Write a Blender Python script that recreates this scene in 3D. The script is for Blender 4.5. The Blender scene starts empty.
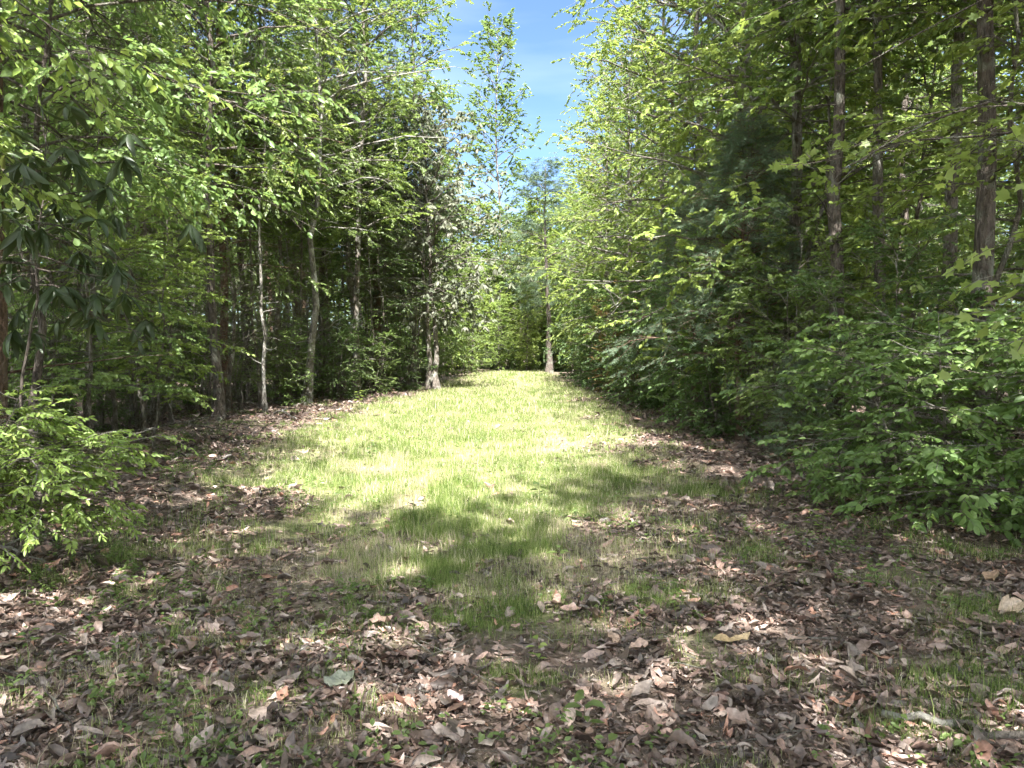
import bpy, math, random
import numpy as np
from math import radians, sin, cos, pi

# ---------------------------------------------------------------- camera, light, exposure
SC = bpy.context.scene
COL = SC.collection
EYE = 1.55
cam = bpy.data.objects.new('camera', bpy.data.cameras.new('camera'))
COL.objects.link(cam)
cam.data.sensor_width = 36.0
cam.data.lens = 36.0 * 769 / 1024
cam.data.clip_start = 0.05
cam.data.clip_end = 2000
cam.location = (0, 0, EYE)
cam.rotation_euler = (radians(90 - 2.6), 0, 0)
SC.camera = cam

SUN_AZ = radians(177)        # clockwise from +Y : behind the camera, to the right
SUN_EL = radians(58)
world = bpy.data.worlds.new('World'); SC.world = world; world.use_nodes = True
wn = world.node_tree.nodes; wl = world.node_tree.links
bg = wn['Background']; bg.inputs[1].default_value = 0.046
sky = wn.new('ShaderNodeTexSky'); sky.sky_type = 'NISHITA'; sky.sun_disc = False
sky.sun_elevation = SUN_EL; sky.sun_rotation = SUN_AZ
sky.air_density = 1.0; sky.dust_density = 0.2; sky.ozone_density = 5.0; sky.altitude = 1500
# faint cirrus ahead; bright unseen clouds added overhead and behind to lift the shade
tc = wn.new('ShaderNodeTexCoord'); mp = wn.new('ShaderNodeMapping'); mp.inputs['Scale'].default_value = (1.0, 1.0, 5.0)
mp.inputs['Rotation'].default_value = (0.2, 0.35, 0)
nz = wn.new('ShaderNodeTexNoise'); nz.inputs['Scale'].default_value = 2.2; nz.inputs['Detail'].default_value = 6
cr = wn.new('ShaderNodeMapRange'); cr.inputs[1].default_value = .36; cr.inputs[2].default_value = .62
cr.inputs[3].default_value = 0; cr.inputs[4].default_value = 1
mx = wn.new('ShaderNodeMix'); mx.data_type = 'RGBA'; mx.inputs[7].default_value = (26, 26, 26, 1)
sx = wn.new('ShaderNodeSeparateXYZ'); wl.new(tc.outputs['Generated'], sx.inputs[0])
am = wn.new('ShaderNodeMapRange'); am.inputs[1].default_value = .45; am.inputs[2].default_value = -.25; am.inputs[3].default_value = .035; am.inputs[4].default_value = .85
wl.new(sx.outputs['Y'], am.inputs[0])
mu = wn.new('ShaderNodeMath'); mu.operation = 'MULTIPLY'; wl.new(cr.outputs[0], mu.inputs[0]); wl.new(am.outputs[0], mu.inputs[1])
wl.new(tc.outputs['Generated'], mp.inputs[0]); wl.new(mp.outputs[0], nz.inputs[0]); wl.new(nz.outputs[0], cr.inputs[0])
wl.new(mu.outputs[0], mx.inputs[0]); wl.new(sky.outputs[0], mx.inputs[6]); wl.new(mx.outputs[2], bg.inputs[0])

sun = bpy.data.objects.new('sun', bpy.data.lights.new('sun', 'SUN'))
COL.objects.link(sun)
sun.data.energy = 4.7; sun.data.angle = radians(0.53); sun.data.color = (1.0, 0.97, 0.92)
sun.rotation_euler = (pi/2 - SUN_EL, 0, -SUN_AZ + pi)
sun.location = (20, -30, 50)
SC.view_settings.view_transform = 'Standard'
SC.view_settings.look = 'None'
SC.view_settings.exposure = 2.85
SC.view_settings.gamma = 1
SC.view_settings.use_curve_mapping = False
cy = SC.cycles
cy.max_bounces = 8; cy.diffuse_bounces = 5; cy.transmission_bounces = 6; cy.use_adaptive_sampling = True; cy.adaptive_threshold = 0.03; cy.glossy_bounces = 2
cy.caustics_reflective = False; cy.caustics_refractive = False
cy.use_denoising = True
cy.sample_clamp_indirect = 8

# ---------------------------------------------------------------- helpers
def vnoise(x, y, seed=0):
    x = np.asarray(x, float); y = np.asarray(y, float)
    xi = np.floor(x).astype(np.int64); yi = np.floor(y).astype(np.int64)
    fx = x - xi; fy = y - yi
    fx = fx*fx*(3-2*fx); fy = fy*fy*(3-2*fy)
    def h(a, b):
        n = (a*374761393 + b*668265263 + seed*982451653) & 0x7fffffff
        n = ((n ^ (n >> 13)) * 1274126177) & 0x7fffffff
        return ((n ^ (n >> 16)) & 0xffff) / 65535.0
    return (h(xi, yi)*(1-fx) + h(xi+1, yi)*fx)*(1-fy) + (h(xi, yi+1)*(1-fx) + h(xi+1, yi+1)*fx)*fy

def fbm(x, y, seed=0, o=4):
    s = 0; a = .5; t = 0
    for i in range(o):
        s = s + a*vnoise(x*2**i, y*2**i, seed+i*17); t += a; a *= .5
    return s/t

def gz(x, y):
    x = np.asarray(x, float); y = np.asarray(y, float)
    side = np.clip((np.abs(x)-3.0)/6, 0, 1)
    return (fbm(x*.35, y*.35, 3, 3)-.5)*.22*(.35+side) + (fbm(x*2.2, y*2.2, 9, 3)-.5)*.07

GL = ([-50, 0, 3, 5, 8, 11, 15, 20, 30, 45, 52], [-1.2, -1.2, -1.3, -1.8, -2.9, -3.9, -3.9, -3.8, -3.2, -2.6, -2.0])
GR = ([-50, 0, 3, 5, 7, 10, 14, 20, 30, 45, 52], [1.3, 1.3, 1.3, 1.5, 1.6, 2.0, 2.2, 2.5, 2.5, 2.5, 2.2])
def grassy(x, y):
    """0..1 : how much grass grows here (1 = closed turf of the ride)"""
    l = np.interp(y, *GL); r = np.interp(y, *GR)
    n = (fbm(x*1.2, y*1.2, 21)-.5)*1.6
    e = np.minimum(x-l, r-x) + n*1.5
    inside = np.clip(e/1.0+.3, 0, 1)
    fore = np.clip((y-4.0)/2.9 + (fbm(x*.7, y*.7, 41)-.5)*.8, 0.0, 1)
    patch = np.clip((fbm(x*2.1+7, y*2.3, 33)-.45)*6, 0, 1)
    near = np.clip(patch*.9, 0, 1)*np.clip((5.0-np.abs(x))/2.5, 0, 1)
    m = inside*(fore + (1-fore)*near*.9)
    m = np.maximum(m, near*.35*np.clip((9-y)/3, 0, 1))
    m = m*np.clip((56-y)/3, 0, 1)
    return np.clip(m, 0, 1)

def bare(x, y):
    """straw-coloured thin spots inside the turf"""
    b = np.clip((fbm(x*1.9+50, y*1.7, 77)-.52)*5, 0, .85)*np.clip((16-y)/6, 0.45, 1)
    tr = np.exp(-((x-.55-.25*np.sin(y*.13))/.16)**2)*np.clip((y-9)/6, 0, 1)*np.clip(fbm(x*2, y*.8, 78)*2-.5, 0, 1)
    return np.clip(b+.6*tr, 0, .85)

def mesh_from(name, V, faces_groups, mats, smooth=False, attrs=None):
    """faces_groups: list of (loops array, per-face size array, material index)"""
    me = bpy.data.meshes.new(name)
    V = np.ascontiguousarray(V, dtype=np.float32)
    me.vertices.add(len(V)); me.vertices.foreach_set('co', V.ravel())
    loops = np.concatenate([g[0] for g in faces_groups]).astype(np.int32)
    sizes = np.concatenate([g[1] for g in faces_groups]).astype(np.int32)
    mi = np.concatenate([np.full(len(g[1]), g[2], dtype=np.int32) for g in faces_groups])
    me.loops.add(len(loops)); me.loops.foreach_set('vertex_index', loops)
    me.polygons.add(len(sizes))
    st = np.zeros(len(sizes), np.int32); st[1:] = np.cumsum(sizes)[:-1]
    me.polygons.foreach_set('loop_start', st)
    me.polygons.foreach_set('material_index', mi)
    if smooth:
        me.polygons.foreach_set('use_smooth', np.ones(len(sizes), dtype=bool))
    for m in mats: me.materials.append(m)
    for k, (dom, typ, arr) in (attrs or {}).items():
        a = me.attributes.new(k, typ, dom)
        a.data.foreach_set('color' if typ == 'FLOAT_COLOR' else 'value', np.ascontiguousarray(arr, dtype=np.float32).ravel())
    me.update(calc_edges=True)
    return me

class Buf:
    """collects batches of verts and faces"""
    def __init__(s): s.V = []; s.L = []; s.S = []; s.M = []; s.T = []; s.n = 0
    def add(s, V, loops, sizes, mi=0, tint=None):
        s.V.append(V); s.L.append(loops + s.n); s.S.append(sizes); s.M.append(mi); s.n += len(V)
        s.T.append(np.zeros(len(sizes)) if tint is None else tint)
    def mesh(s, name, mats, smooth=False, tint=False):
        at = {'tint': ('FACE', 'FLOAT', np.concatenate(s.T))} if tint else None
        return mesh_from(name, np.concatenate(s.V), [(l, z, m) for l, z, m in zip(s.L, s.S, s.M)], mats, smooth, at)

def norm(v): return v/np.maximum(np.linalg.norm(v, axis=-1, keepdims=True), 1e-9)

def tubes(buf, P, R, sides=3, mi=0, rough=0, rng=None, cap=True):
    """P (N,k,3), R (N,k)"""
    N, k, _ = P.shape
    T = np.empty_like(P)
    T[:, 1:-1] = P[:, 2:]-P[:, :-2]; T[:, 0] = P[:, 1]-P[:, 0]; T[:, -1] = P[:, -1]-P[:, -2]
    T = norm(T)
    mean = norm(P[:, -1]-P[:, 0])
    ref = np.where(np.abs(mean[:, 2:3]) > .8, np.array([[1., 0, 0]]), np.array([[0, 0, 1.]]))
    A = norm(np.cross(T, ref[:, None, :])); B = np.cross(T, A)
    ang = np.arange(sides)*2*pi/sides
    RR = R[:, :, None]*np.ones(sides)
    if rough: RR = RR*(1+rough*(rng.random((N, k, sides))-.5))
    V = P[:, :, None, :] + RR[..., None]*(A[:, :, None, :]*np.cos(ang)[None, None, :, None] + B[:, :, None, :]*np.sin(ang)[None, None, :, None])
    V = V.reshape(-1, 3)
    i = np.arange(k-1)[:, None]; j = np.arange(sides)[None, :]; j2 = (j+1) % sides
    q = np.stack([i*sides+j, (i+1)*sides+j, (i+1)*sides+j2, i*sides+j2], -1).reshape(-1)
    loops = (q[None, :] + (np.arange(N)*k*sides)[:, None]).ravel()
    buf.add(V, loops, np.full(N*(k-1)*sides, 4), mi)

# leaf templates : verts (along, across, up), faces
def T_oval(w=.30, fold=.10, bend=.12):
    V = [(0, 0, 0), (.28, w*.85, fold), (.65, w*.8, fold-bend*.4), (1, 0, -bend), (.65, -w*.8, fold-bend*.4), (.28, -w*.85, fold)]
    return np.array(V), [[0, 5, 4, 3], [0, 3, 2, 1]]
def T_maple():
    pts = [(0, 0), (.12, -.30), (.05, -.52), (.36, -.34), (.62, -.50), (.60, -.18), (1, 0), (.60, .18), (.62, .50), (.36, .34), (.05, .52), (.12, .30)]
    V = [(.30, 0, .02)] + [(a, b, -.12*abs(b)-.10*max(a-.5, 0)) for a, b in pts]
    n = len(pts)
    return np.array(V), [[0, 1+i, 1+(i+1) % n] for i in range(n)]
def T_long(w=.13, bend=.35):
    us = [0, .3, .6, .85, 1]; ws = [.25, .9, 1.0, .6, 0]
    V = []; 
    for u, q in zip(us, ws):
        z = -bend*u*u
        V += [(u, w*q, z+.06*q), (u, 0, z), (u, -w*q, z+.06*q)]
    F = []
    for i in range(4):
        a = i*3
        F += [[a, a+1, a+4, a+3], [a+1, a+2, a+5, a+4]]
    return np.array(V), F
def T_needle(n=9, spread=.75, w=.022, seed=1):
    r = random.Random(seed); V = []; F = []
    for i in range(n):
        a = (i/(n-1)-.5)*2*spread; z = r.uniform(-.35, .45); l = r.uniform(.7, 1)
        d = (cos(a)*l, sin(a)*l, z*l*.8); s = (-sin(a)*w, cos(a)*w, 0)
        o = (r.uniform(0, .35), 0, 0)
        k = len(V)
        V += [(o[0]-s[0], -s[1], 0), (o[0]+s[0], s[1], 0), (o[0]+d[0], d[1], d[2])]
        F.append([k, k+1, k+2])
    return np.array(V), F
def T_feather(n=7, seed=1):
    """flat ferny cedar spray"""
    r = random.Random(seed); V = []; F = []
    for i in range(n):
        u = i/n*.8; sg = 1 if i % 2 else -1
        l = (.5-.35*u)*r.uniform(.8, 1.2); a = sg*r.uniform(.5, .95); w = .028
        z = r.uniform(-.12, .14)
        k = len(V)
        V += [(u, 0, 0), (u+cos(a)*l*.5-sin(a)*w*sg, sin(a)*l*.5+cos(a)*w*sg, z*.5), (u+cos(a)*l, sin(a)*l, z), (u+cos(a)*l*.5+sin(a)*w*sg, sin(a)*l*.5-cos(a)*w*sg, z*.5)]
        F.append([k, k+1, k+2, k+3])
    k = len(V); V += [(0, .012, 0), (0, -.012, 0), (1, 0, .02)]; F.append([k, k+1, k+2])
    return np.array(V), F
TEMPL = {'oval': T_oval(), 'narrow': T_oval(.2, .06, .2), 'maple': T_maple(), 'long': T_long(), 'pale': T_long(.2, .25), 'needle': T_needle(), 'feather': T_feather()}

def leaves(buf, P, D, Nn, L, kind, tint, mi=0):
    """P,D,Nn (N,3); L (N,)"""
    TV, TF = TEMPL[kind]
    D = norm(D); S = norm(np.cross(Nn, D)); U = np.cross(D, S)
    V = P[:, None, :] + L[:, None, None]*(TV[None, :, 0:1]*D[:, None, :] + TV[None, :, 1:2]*S[:, None, :] + TV[None, :, 2:3]*U[:, None, :])
    N = len(P); k = len(TV)
    fl = np.array([v for f in TF for v in f]); fs = np.array([len(f) for f in TF])
    loops = (fl[None, :] + (np.arange(N)*k)[:, None]).ravel()
    buf.add(V.reshape(-1, 3), loops, np.tile(fs, N), mi, np.repeat(tint, len(TF)))

# ---------------------------------------------------------------- materials
def new_mat(name):
    m = bpy.data.materials.new(name); m.use_nodes = True
    nt = m.node_tree
    for n in list(nt.nodes): nt.nodes.remove(n)
    return m, nt.nodes, nt.links

def ramp(n, stops):
    r = n.new('ShaderNodeValToRGB')
    e = r.color_ramp.elements
    while len(e) > len(stops): e.remove(e[-1])
    while len(e) < len(stops): e.new(.5)
    for q, (p, c) in zip(e, stops):
        q.position = p; q.color = (*c, 1)
    return r

def leaf_mat(name, stops, trans=(0.25, 0.42, 0.05), tf=.42, rough=.45, spec=.4, hue=.5):
    """stops: colour ramp over the per-leaf tint, blended with a per-plant shift"""
    m, n, l = new_mat(name)
    at = n.new('ShaderNodeAttribute'); at.attribute_name = 'tint'
    oi = n.new('ShaderNodeObjectInfo')
    r = ramp(n, stops)
    hs = n.new('ShaderNodeHueSaturation')
    mr = n.new('ShaderNodeMapRange'); mr.inputs[3].default_value = .485; mr.inputs[4].default_value = .515
    mv = n.new('ShaderNodeMapRange'); mv.inputs[3].default_value = .8; mv.inputs[4].default_value = 1.2
    ml = n.new('ShaderNodeMath'); ml.operation = 'MULTIPLY'; ml.inputs[1].default_value = 7.31
    fr = n.new('ShaderNodeMath'); fr.operation = 'FRACT'
    l.new(oi.outputs['Random'], mr.inputs[0]); l.new(oi.outputs['Random'], ml.inputs[0]); l.new(ml.outputs[0], fr.inputs[0]); l.new(fr.outputs[0], mv.inputs[0])
    l.new(at.outputs['Fac'], r.inputs[0]); l.new(r.outputs[0], hs.inputs['Color'])
    l.new(mr.outputs[0], hs.inputs['Hue']); l.new(mv.outputs[0], hs.inputs['Value'])
    p = n.new('ShaderNodeBsdfPrincipled'); p.inputs['Roughness'].default_value = rough
    p.inputs['Specular IOR Level'].default_value = spec
    l.new(hs.outputs[0], p.inputs['Base Color'])
    t = n.new('ShaderNodeBsdfTranslucent')
    mc = n.new('ShaderNodeMix'); mc.data_type = 'RGBA'; mc.blend_type = 'MIX'; mc.inputs[0].default_value = .65
    mc.inputs[7].default_value = (*trans, 1)
    l.new(hs.outputs[0], mc.inputs[6]); l.new(mc.outputs[2], t.inputs[0])
    x = n.new('ShaderNodeMixShader'); x.inputs[0].default_value = tf
    l.new(p.outputs[0], x.inputs[1]); l.new(t.outputs[0], x.inputs[2])
    o = n.new('ShaderNodeOutputMaterial'); l.new(x.outputs[0], o.inputs[0])
    return m

def bark_mat(name, c0, c1, c2, scale=1.0, lichen=.3, stretch=.25):
    m, n, l = new_mat(name)
    tcn = n.new('ShaderNodeTexCoord'); mpn = n.new('ShaderNodeMapping'); mpn.inputs['Scale'].default_value = (scale, scale, scale*stretch)
    a = n.new('ShaderNodeTexNoise'); a.inputs['Scale'].default_value = 22; a.inputs['Detail'].default_value = 8; a.inputs['Roughness'].default_value = .7
    v = n.new('ShaderNodeTexVoronoi'); v.inputs['Scale'].default_value = 26; v.feature = 'DISTANCE_TO_EDGE'
    b = n.new('ShaderNodeTexNoise'); b.inputs['Scale'].default_value = 3.5; b.inputs['Detail'].default_value = 5
    l.new(tcn.outputs['Object'], mpn.inputs[0]); l.new(mpn.outputs[0], a.inputs[0]); l.new(mpn.outputs[0], v.inputs[0]); l.new(tcn.outputs['Object'], b.inputs[0])
    r = ramp(n, [(.3, c0), (.62, c1)])
    l.new(a.outputs[0], r.inputs[0])
    r2 = n.new('ShaderNodeMapRange'); r2.inputs[1].default_value = .56-lichen*.2; r2.inputs[2].default_value = .66
    r2.inputs[3].default_value = 0; r2.inputs[4].default_value = .85
    l.new(b.outputs[0], r2.inputs[0])
    mi = n.new('ShaderNodeMix'); mi.data_type = 'RGBA'; mi.inputs[7].default_value = (*c2, 1)
    l.new(r2.outputs[0], mi.inputs[0]); l.new(r.outputs[0], mi.inputs[6])
    p = n.new('ShaderNodeBsdfPrincipled'); p.inputs['Roughness'].default_value = .9; p.inputs['Specular IOR Level'].default_value = .2
    l.new(mi.outputs[2], p.inputs['Base Color'])
    ad = n.new('ShaderNodeMath'); ad.operation = 'ADD'
    l.new(v.outputs['Distance'], ad.inputs[0]); l.new(a.outputs[0], ad.inputs[1])
    bp = n.new('ShaderNodeBump'); bp.inputs['Strength'].default_value = 1; bp.inputs['Distance'].default_value = .06
    l.new(ad.outputs[0], bp.inputs['Height']); l.new(bp.outputs[0], p.inputs['Normal'])
    o = n.new('ShaderNodeOutputMaterial'); l.new(p.outputs[0], o.inputs[0])
    return m

M = {}
M['green'] = leaf_mat('leaf_green', [(0, (.068, .115, .032)), (.6, (.125, .18, .054)), (1, (.195, .25, .085))], trans=(.28, .40, .09))
M['lime'] = leaf_mat('leaf_lime', [(0, (.10, .155, .035)), (.5, (.18, .25, .062)), (1, (.28, .33, .10))], trans=(.40, .50, .10), tf=.45)
M['deep'] = leaf_mat('leaf_deep', [(0, (.036, .07, .022)), (.6, (.072, .118, .036)), (1, (.125, .17, .058))], trans=(.18, .28, .06), tf=.38)
M['grey'] = leaf_mat('leaf_grey', [(0, (.08, .10, .06)), (.45, (.14, .155, .105)), (.8, (.22, .22, .17)), (.93, (.28, .26, .21)), (1, (.26, .15, .08))], trans=(.22, .24, .12), tf=.3, rough=.65, spec=.2)
M['gloss'] = leaf_mat('leaf_gloss', [(0, (.018, .03, .012)), (.75, (.035, .052, .02)), (.9, (.06, .08, .03)), (1, (.35, .20, .05))], trans=(.14, .18, .04), tf=.25, rough=.42, spec=.35)
M['cedar'] = leaf_mat('leaf_cedar', [(0, (.08, .13, .075)), (1, (.19, .25, .155))], trans=(.2, .28, .18), tf=.35, rough=.6)
M['pine'] = leaf_mat('leaf_pine', [(0, (.05, .085, .045)), (1, (.11, .16, .08))], trans=(.14, .2, .07), tf=.25, rough=.6)
M['rust'] = leaf_mat('leaf_rust', [(0, (.10, .13, .04)), (.4, (.16, .15, .05)), (1, (.30, .13, .06))], trans=(.3, .22, .06), tf=.4)
M['bark_grey'] = bark_mat('bark_grey', (.045, .038, .032), (.22, .19, .16), (.32, .32, .28), 1, .35)
M['bark_dark'] = bark_mat('bark_dark', (.022, .018, .016), (.15, .125, .105), (.20, .21, .17), 1, .15)
M['bark_pale'] = bark_mat('bark_pale', (.08, .072, .06), (.24, .22, .19), (.46, .45, .41), 1, .6)
M['bark_red'] = bark_mat('bark_red', (.05, .032, .024), (.20, .13, .095), (.26, .22, .18), 1.3, .2)
M['twig'] = bark_mat('bark_twig', (.07, .058, .045), (.19, .165, .13), (.32, .31, .27), 2, .4)

# ---------------------------------------------------------------- object plumbing
def tag(o, label, cat, group=None, kind=None):
    if label: o['label'] = label
    if cat: o['category'] = cat
    if group: o['group'] = group
    if kind: o['kind'] = kind
    return o
def link(name, me, parent=None):
    o = bpy.data.objects.new(name, me); COL.objects.link(o)
    if parent is not None: o.parent = parent
    return o
def ground_at(x, y): return float(gz(x, y)) - .02

def place(name, proto, x, y, label, cat, group=None, rot=0., s=1., sz=None, tilt=(0, 0), z=None):
    """a plant: an Empty at its foot with its part meshes as children"""
    e = bpy.data.objects.new(name, None); COL.objects.link(e)
    e.empty_display_size = .3
    e.location = (x, y, ground_at(x, y) if z is None else z)
    e.rotation_euler = (tilt[0], tilt[1], rot); e.scale = (s, s, sz or s)
    tag(e, label, cat, group)
    for pn, me in proto: link(pn, me, e)
    return e
PENDING = []

# ---------------------------------------------------------------- plant growth
def rot_about_z(v, a):
    c, s = np.cos(a), np.sin(a)
    return np.stack([v[..., 0]*c - v[..., 1]*s, v[..., 0]*s + v[..., 1]*c, v[..., 2]], -1)

def grow(seed, H=15, r0=.13, base=.3, limb=2.6, nl=45, shape='round', up=(.2, .95), droop=.22, nsub=8, ntw=3, nlf=13,
         twl=.38, leaf=.085, kind='oval', mat='green', bark='bark_grey', lean=(0, 0), crook=.25, flat=.3, jit=.85,
         stems=None, bias=None, bare_n=0, twigs=True, hang=.25, sub=.42, whorl=False, curve=None, gaps=.16):
    rng = np.random.default_rng(seed)
    W = Buf(); Lf = Buf()
    stems = stems or [(0, 0, 0, 0, 1.0)]     # (dx, dy, lean x, lean y, height factor)
    nls = max(1, nl//len(stems))
    allP, allD, allT = [], [], []
    for (dx, dy, lx, ly, hf) in stems:
        h = H*hf; k = 18
        t = np.linspace(0, 1, k)
        wob = np.cumsum(rng.normal(0, 1, (k, 2)), 0)*crook*h/60
        wob -= wob[0]
        P = np.stack([dx + (lean[0]+lx)*h*t + wob[:, 0], dy + (lean[1]+ly)*h*t + wob[:, 1], h*t], -1)
        if curve is not None:
            P[:, 0] += np.interp(t*h, curve[0], curve[1])
        P[0, 2] -= .15
        r = r0*hf**.5*(1-.88*t**.85); r[0] *= 1.7; r[1] *= 1.08
        tubes(W, P[None], r[None], 11 if r0 > .06 else 7, 0, .12, rng)
        def at(f):
            x = f*(k-1); i = np.minimum(x.astype(int), k-2); g = (x-i)[:, None]
            return P[i]*(1-g) + P[i+1]*g
        # dead lower twigs
        if bare_n:
            nb = bare_n
            f = rng.uniform(.06, max(base, .12), nb); az = rng.uniform(0, 2*pi, nb); el = rng.uniform(-.2, .5, nb)
            Lb = rng.uniform(.25, 1.1, nb)*min(1.4, limb*.5)
            d = np.stack([np.cos(az)*np.cos(el), np.sin(az)*np.cos(el), np.sin(el)], -1)
            s = np.linspace(0, 1, 5)
            Q = at(f)[:, None] + (s[None, :]*Lb[:, None])[..., None]*d[:, None] + np.cumsum(rng.normal(0, .03, (nb, 5, 3)), 1)*(s[None, :, None] > 0)*Lb[:, None, None]
            tubes(W, Q, (.012+r0*.05)*(1-.8*s)[None]*np.ones((nb, 1)), 3, 0)
        # limbs
        ff = np.sort(rng.uniform(0, 1, nls)); ff = .5*ff + .5*np.linspace(0, 1, nls)
        f = base + (.985-base)*ff
        az = np.arange(nls)*2.39996 + rng.uniform(-.5, .5, nls)
        if shape == 'round': sh = .35 + .65*np.sin(pi*np.clip(ff*.85+.12, 0, 1))**.8
        elif shape == 'cone': sh = 1-.86*ff
        elif shape == 'vase': sh = .45+.55*ff; sh = sh*np.where(ff > .9, .7, 1)
        else: sh = .8+.2*np.sin(ff*9)
        Ll = limb*hf*sh*rng.uniform(.65, 1.2, nls)
        if bias is not None:      # (azimuth, strength): longer limbs towards the light
            Ll = Ll*(1+bias[1]*np.cos(az-bias[0]))
        el = up[0] + (up[1]-up[0])*ff + rng.normal(0, .12, nls)
        d = np.stack([np.cos(az)*np.cos(el), np.sin(az)*np.cos(el), np.sin(el)], -1)
        kl = 7; s = np.linspace(0, 1, kl)
        B = at(f)
        Q = B[:, None] + (s[None, :]*Ll[:, None])[..., None]*d[:, None]
        Q[:, :, 2] -= droop*Ll[:, None]*(s**2)[None]
        Q = Q + np.cumsum(rng.normal(0, .035, (nls, kl, 3)), 1)*(s[None, :, None] > 0)*Ll[:, None, None]*.5
        rl = np.minimum(r0*.34, .006+.0105*Ll)[:, None]*(1-.82*s)[None]
        tubes(W, Q, rl, 4 if r0 < .05 else 5, 0)
        # subs
        n2 = nls*nsub
        li = np.repeat(np.arange(nls), nsub)
        ss = np.tile(np.linspace(.22, 1, nsub), nls) + rng.uniform(-.06, .04, n2); ss = np.clip(ss, .1, 1)
        x = ss*(kl-1); i = np.minimum(x.astype(int), kl-2); g = (x-i)[:, None]
        b2 = Q[li, i]*(1-g) + Q[li, i+1]*g
        ld = norm(Q[li, i+1]-Q[li, i])
        sg = np.tile([1, -1], n2//2+1)[:n2]
        sg = np.where(ss > .96, 0, sg)
        d2 = rot_about_z(ld, sg*rng.uniform(.6, 1.25, n2)); d2[:, 2] = d2[:, 2]*(1-flat*.6) + rng.normal(.06, .6*(1-flat)+.06, n2)
        d2 = norm(d2)
        L2 = (Ll[li]*sub*(1.15-ss*.75) + .15)*rng.uniform(.6, 1.2, n2)
        k2 = 4; s2 = np.linspace(0, 1, k2)
        Q2 = b2[:, None] + (s2[None]*L2[:, None])[..., None]*d2[:, None]
        Q2[:, :, 2] -= droop*.7*L2[:, None]*(s2**2)[None]
        Q2 = Q2 + rng.normal(0, .03, Q2.shape)*(s2[None, :, None] > 0)*L2[:, None, None]
        tubes(W, Q2, (.0035+.004*L2)[:, None]*(1-.7*s2)[None], 3, 0)
        # twigs
        n3 = n2*ntw
        pi2 = np.repeat(np.arange(n2), ntw)
        s3 = np.tile(np.linspace(.35, 1, ntw), n2) + rng.uniform(-.1, .05, n3); s3 = np.clip(s3, .1, 1)
        x = s3*(k2-1); i = np.minimum(x.astype(int), k2-2); g = (x-i)[:, None]
        b3 = Q2[pi2, i]*(1-g)+Q2[pi2, i+1]*g
        pd = norm(Q2[pi2, i+1]-Q2[pi2, i])
        d3 = rot_about_z(pd, rng.choice([-1, 1], n3)*rng.uniform(.2, 1.0, n3)); d3[:, 2] = d3[:, 2]*.6 + rng.normal(.0, .1+.35*(1-flat), n3); d3 = norm(d3)
        L3 = twl*rng.uniform(.5, 1.3, n3)
        e3 = b3 + d3*L3[:, None]; e3[:, 2] -= hang*L3*.5
        m3 = (b3+e3)/2; m3[:, 2] += hang*L3*.12
        Q3 = np.stack([b3, m3, e3], 1)
        if twigs: tubes(W, Q3, np.array([[.0032, .0025, .0012]])*np.ones((n3, 1)), 3, 0)
        clump = .5*rng.uniform(0, 1, n3)+.5*rng.uniform(0, 1, n2)[pi2]
        thin = rng.uniform(0, 1, n2)[pi2] < gaps
        # leaves
        n4 = n3*nlf
        ti = np.repeat(np.arange(n3), nlf)
        if whorl:
            s4 = rng.uniform(.82, 1.0, n4); aa = np.tile(np.arange(nlf)*2*pi/nlf, n3)+rng.uniform(-.3, .3, n4)
        else:
            s4 = np.tile(np.linspace(.12, 1, nlf), n3) + rng.uniform(-.06, .06, n4)
            aa = np.tile([1, -1], n4//2+1)[:n4]*rng.uniform(.5, 1.15, n4)
            aa = np.where(s4 > .95, 0, aa)
        p4 = b3[ti]+(e3-b3)[ti]*s4[:, None]; p4[:, 2] += hang*L3[ti]*.25*4*s4*(1-s4)*.5
        d4 = rot_about_z(d3[ti], aa); d4[:, 2] += rng.normal(-hang, .22, n4)
        kp = ~(thin[ti] & (rng.random(n4) < .85))
        allP.append(p4[kp]); allD.append(d4[kp])
        allT.append(np.clip(.55*clump[ti]+.45*rng.uniform(0, 1, n4), 0, 1)[kp])
    P = np.concatenate(allP); D = norm(np.concatenate(allD)); T = np.concatenate(allT)
    n = len(P)
    Nn = np.stack([rng.normal(0, jit, n), rng.normal(0, jit, n), np.ones(n)], -1)
    leaves(Lf, P, D, norm(Nn), leaf*rng.uniform(.6, 1.25, n), kind, T)
    wm = W.mesh('trunk', [M[bark]], smooth=True)
    lm = Lf.mesh('crown', [M[mat]], tint=True)
    return [('trunk', wm), ('crown', lm)]

# ================================================================ GROUND
def sinh_axis(n, ext, k):
    u = np.linspace(-1, 1, n)
    return np.sinh(u*k)/math.sinh(k)*ext
gx = sinh_axis(520, 400, 5.6); gy = sinh_axis(620, 400, 5.2)+7
X, Y = np.meshgrid(gx, gy)
Z = gz(X, Y)*np.clip((120-np.hypot(X, Y))/60, 0, 1)
G = grassy(X, Y); Bm = bare(X, Y)
nx, ny = len(gx), len(gy)
i, j = np.meshgrid(np.arange(nx-1), np.arange(ny-1))
a = (j*nx+i).ravel()
loops = np.stack([a, a+1, a+1+nx, a+nx], -1).ravel()
m, n, l = new_mat('ground')
at = n.new('ShaderNodeAttribute'); at.attribute_name = 'cover'
sep = n.new('ShaderNodeSeparateColor')
l.new(at.outputs['Color'], sep.inputs[0])
geo = n.new('ShaderNodeNewGeometry')
n1 = n.new('ShaderNodeTexNoise'); n1.inputs['Scale'].default_value = 28; n1.inputs['Detail'].default_value = 9; n1.inputs['Roughness'].default_value = .75
n2 = n.new('ShaderNodeTexVoronoi'); n2.inputs['Scale'].default_value = 22; n2.inputs['Randomness'].default_value = 1
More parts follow.
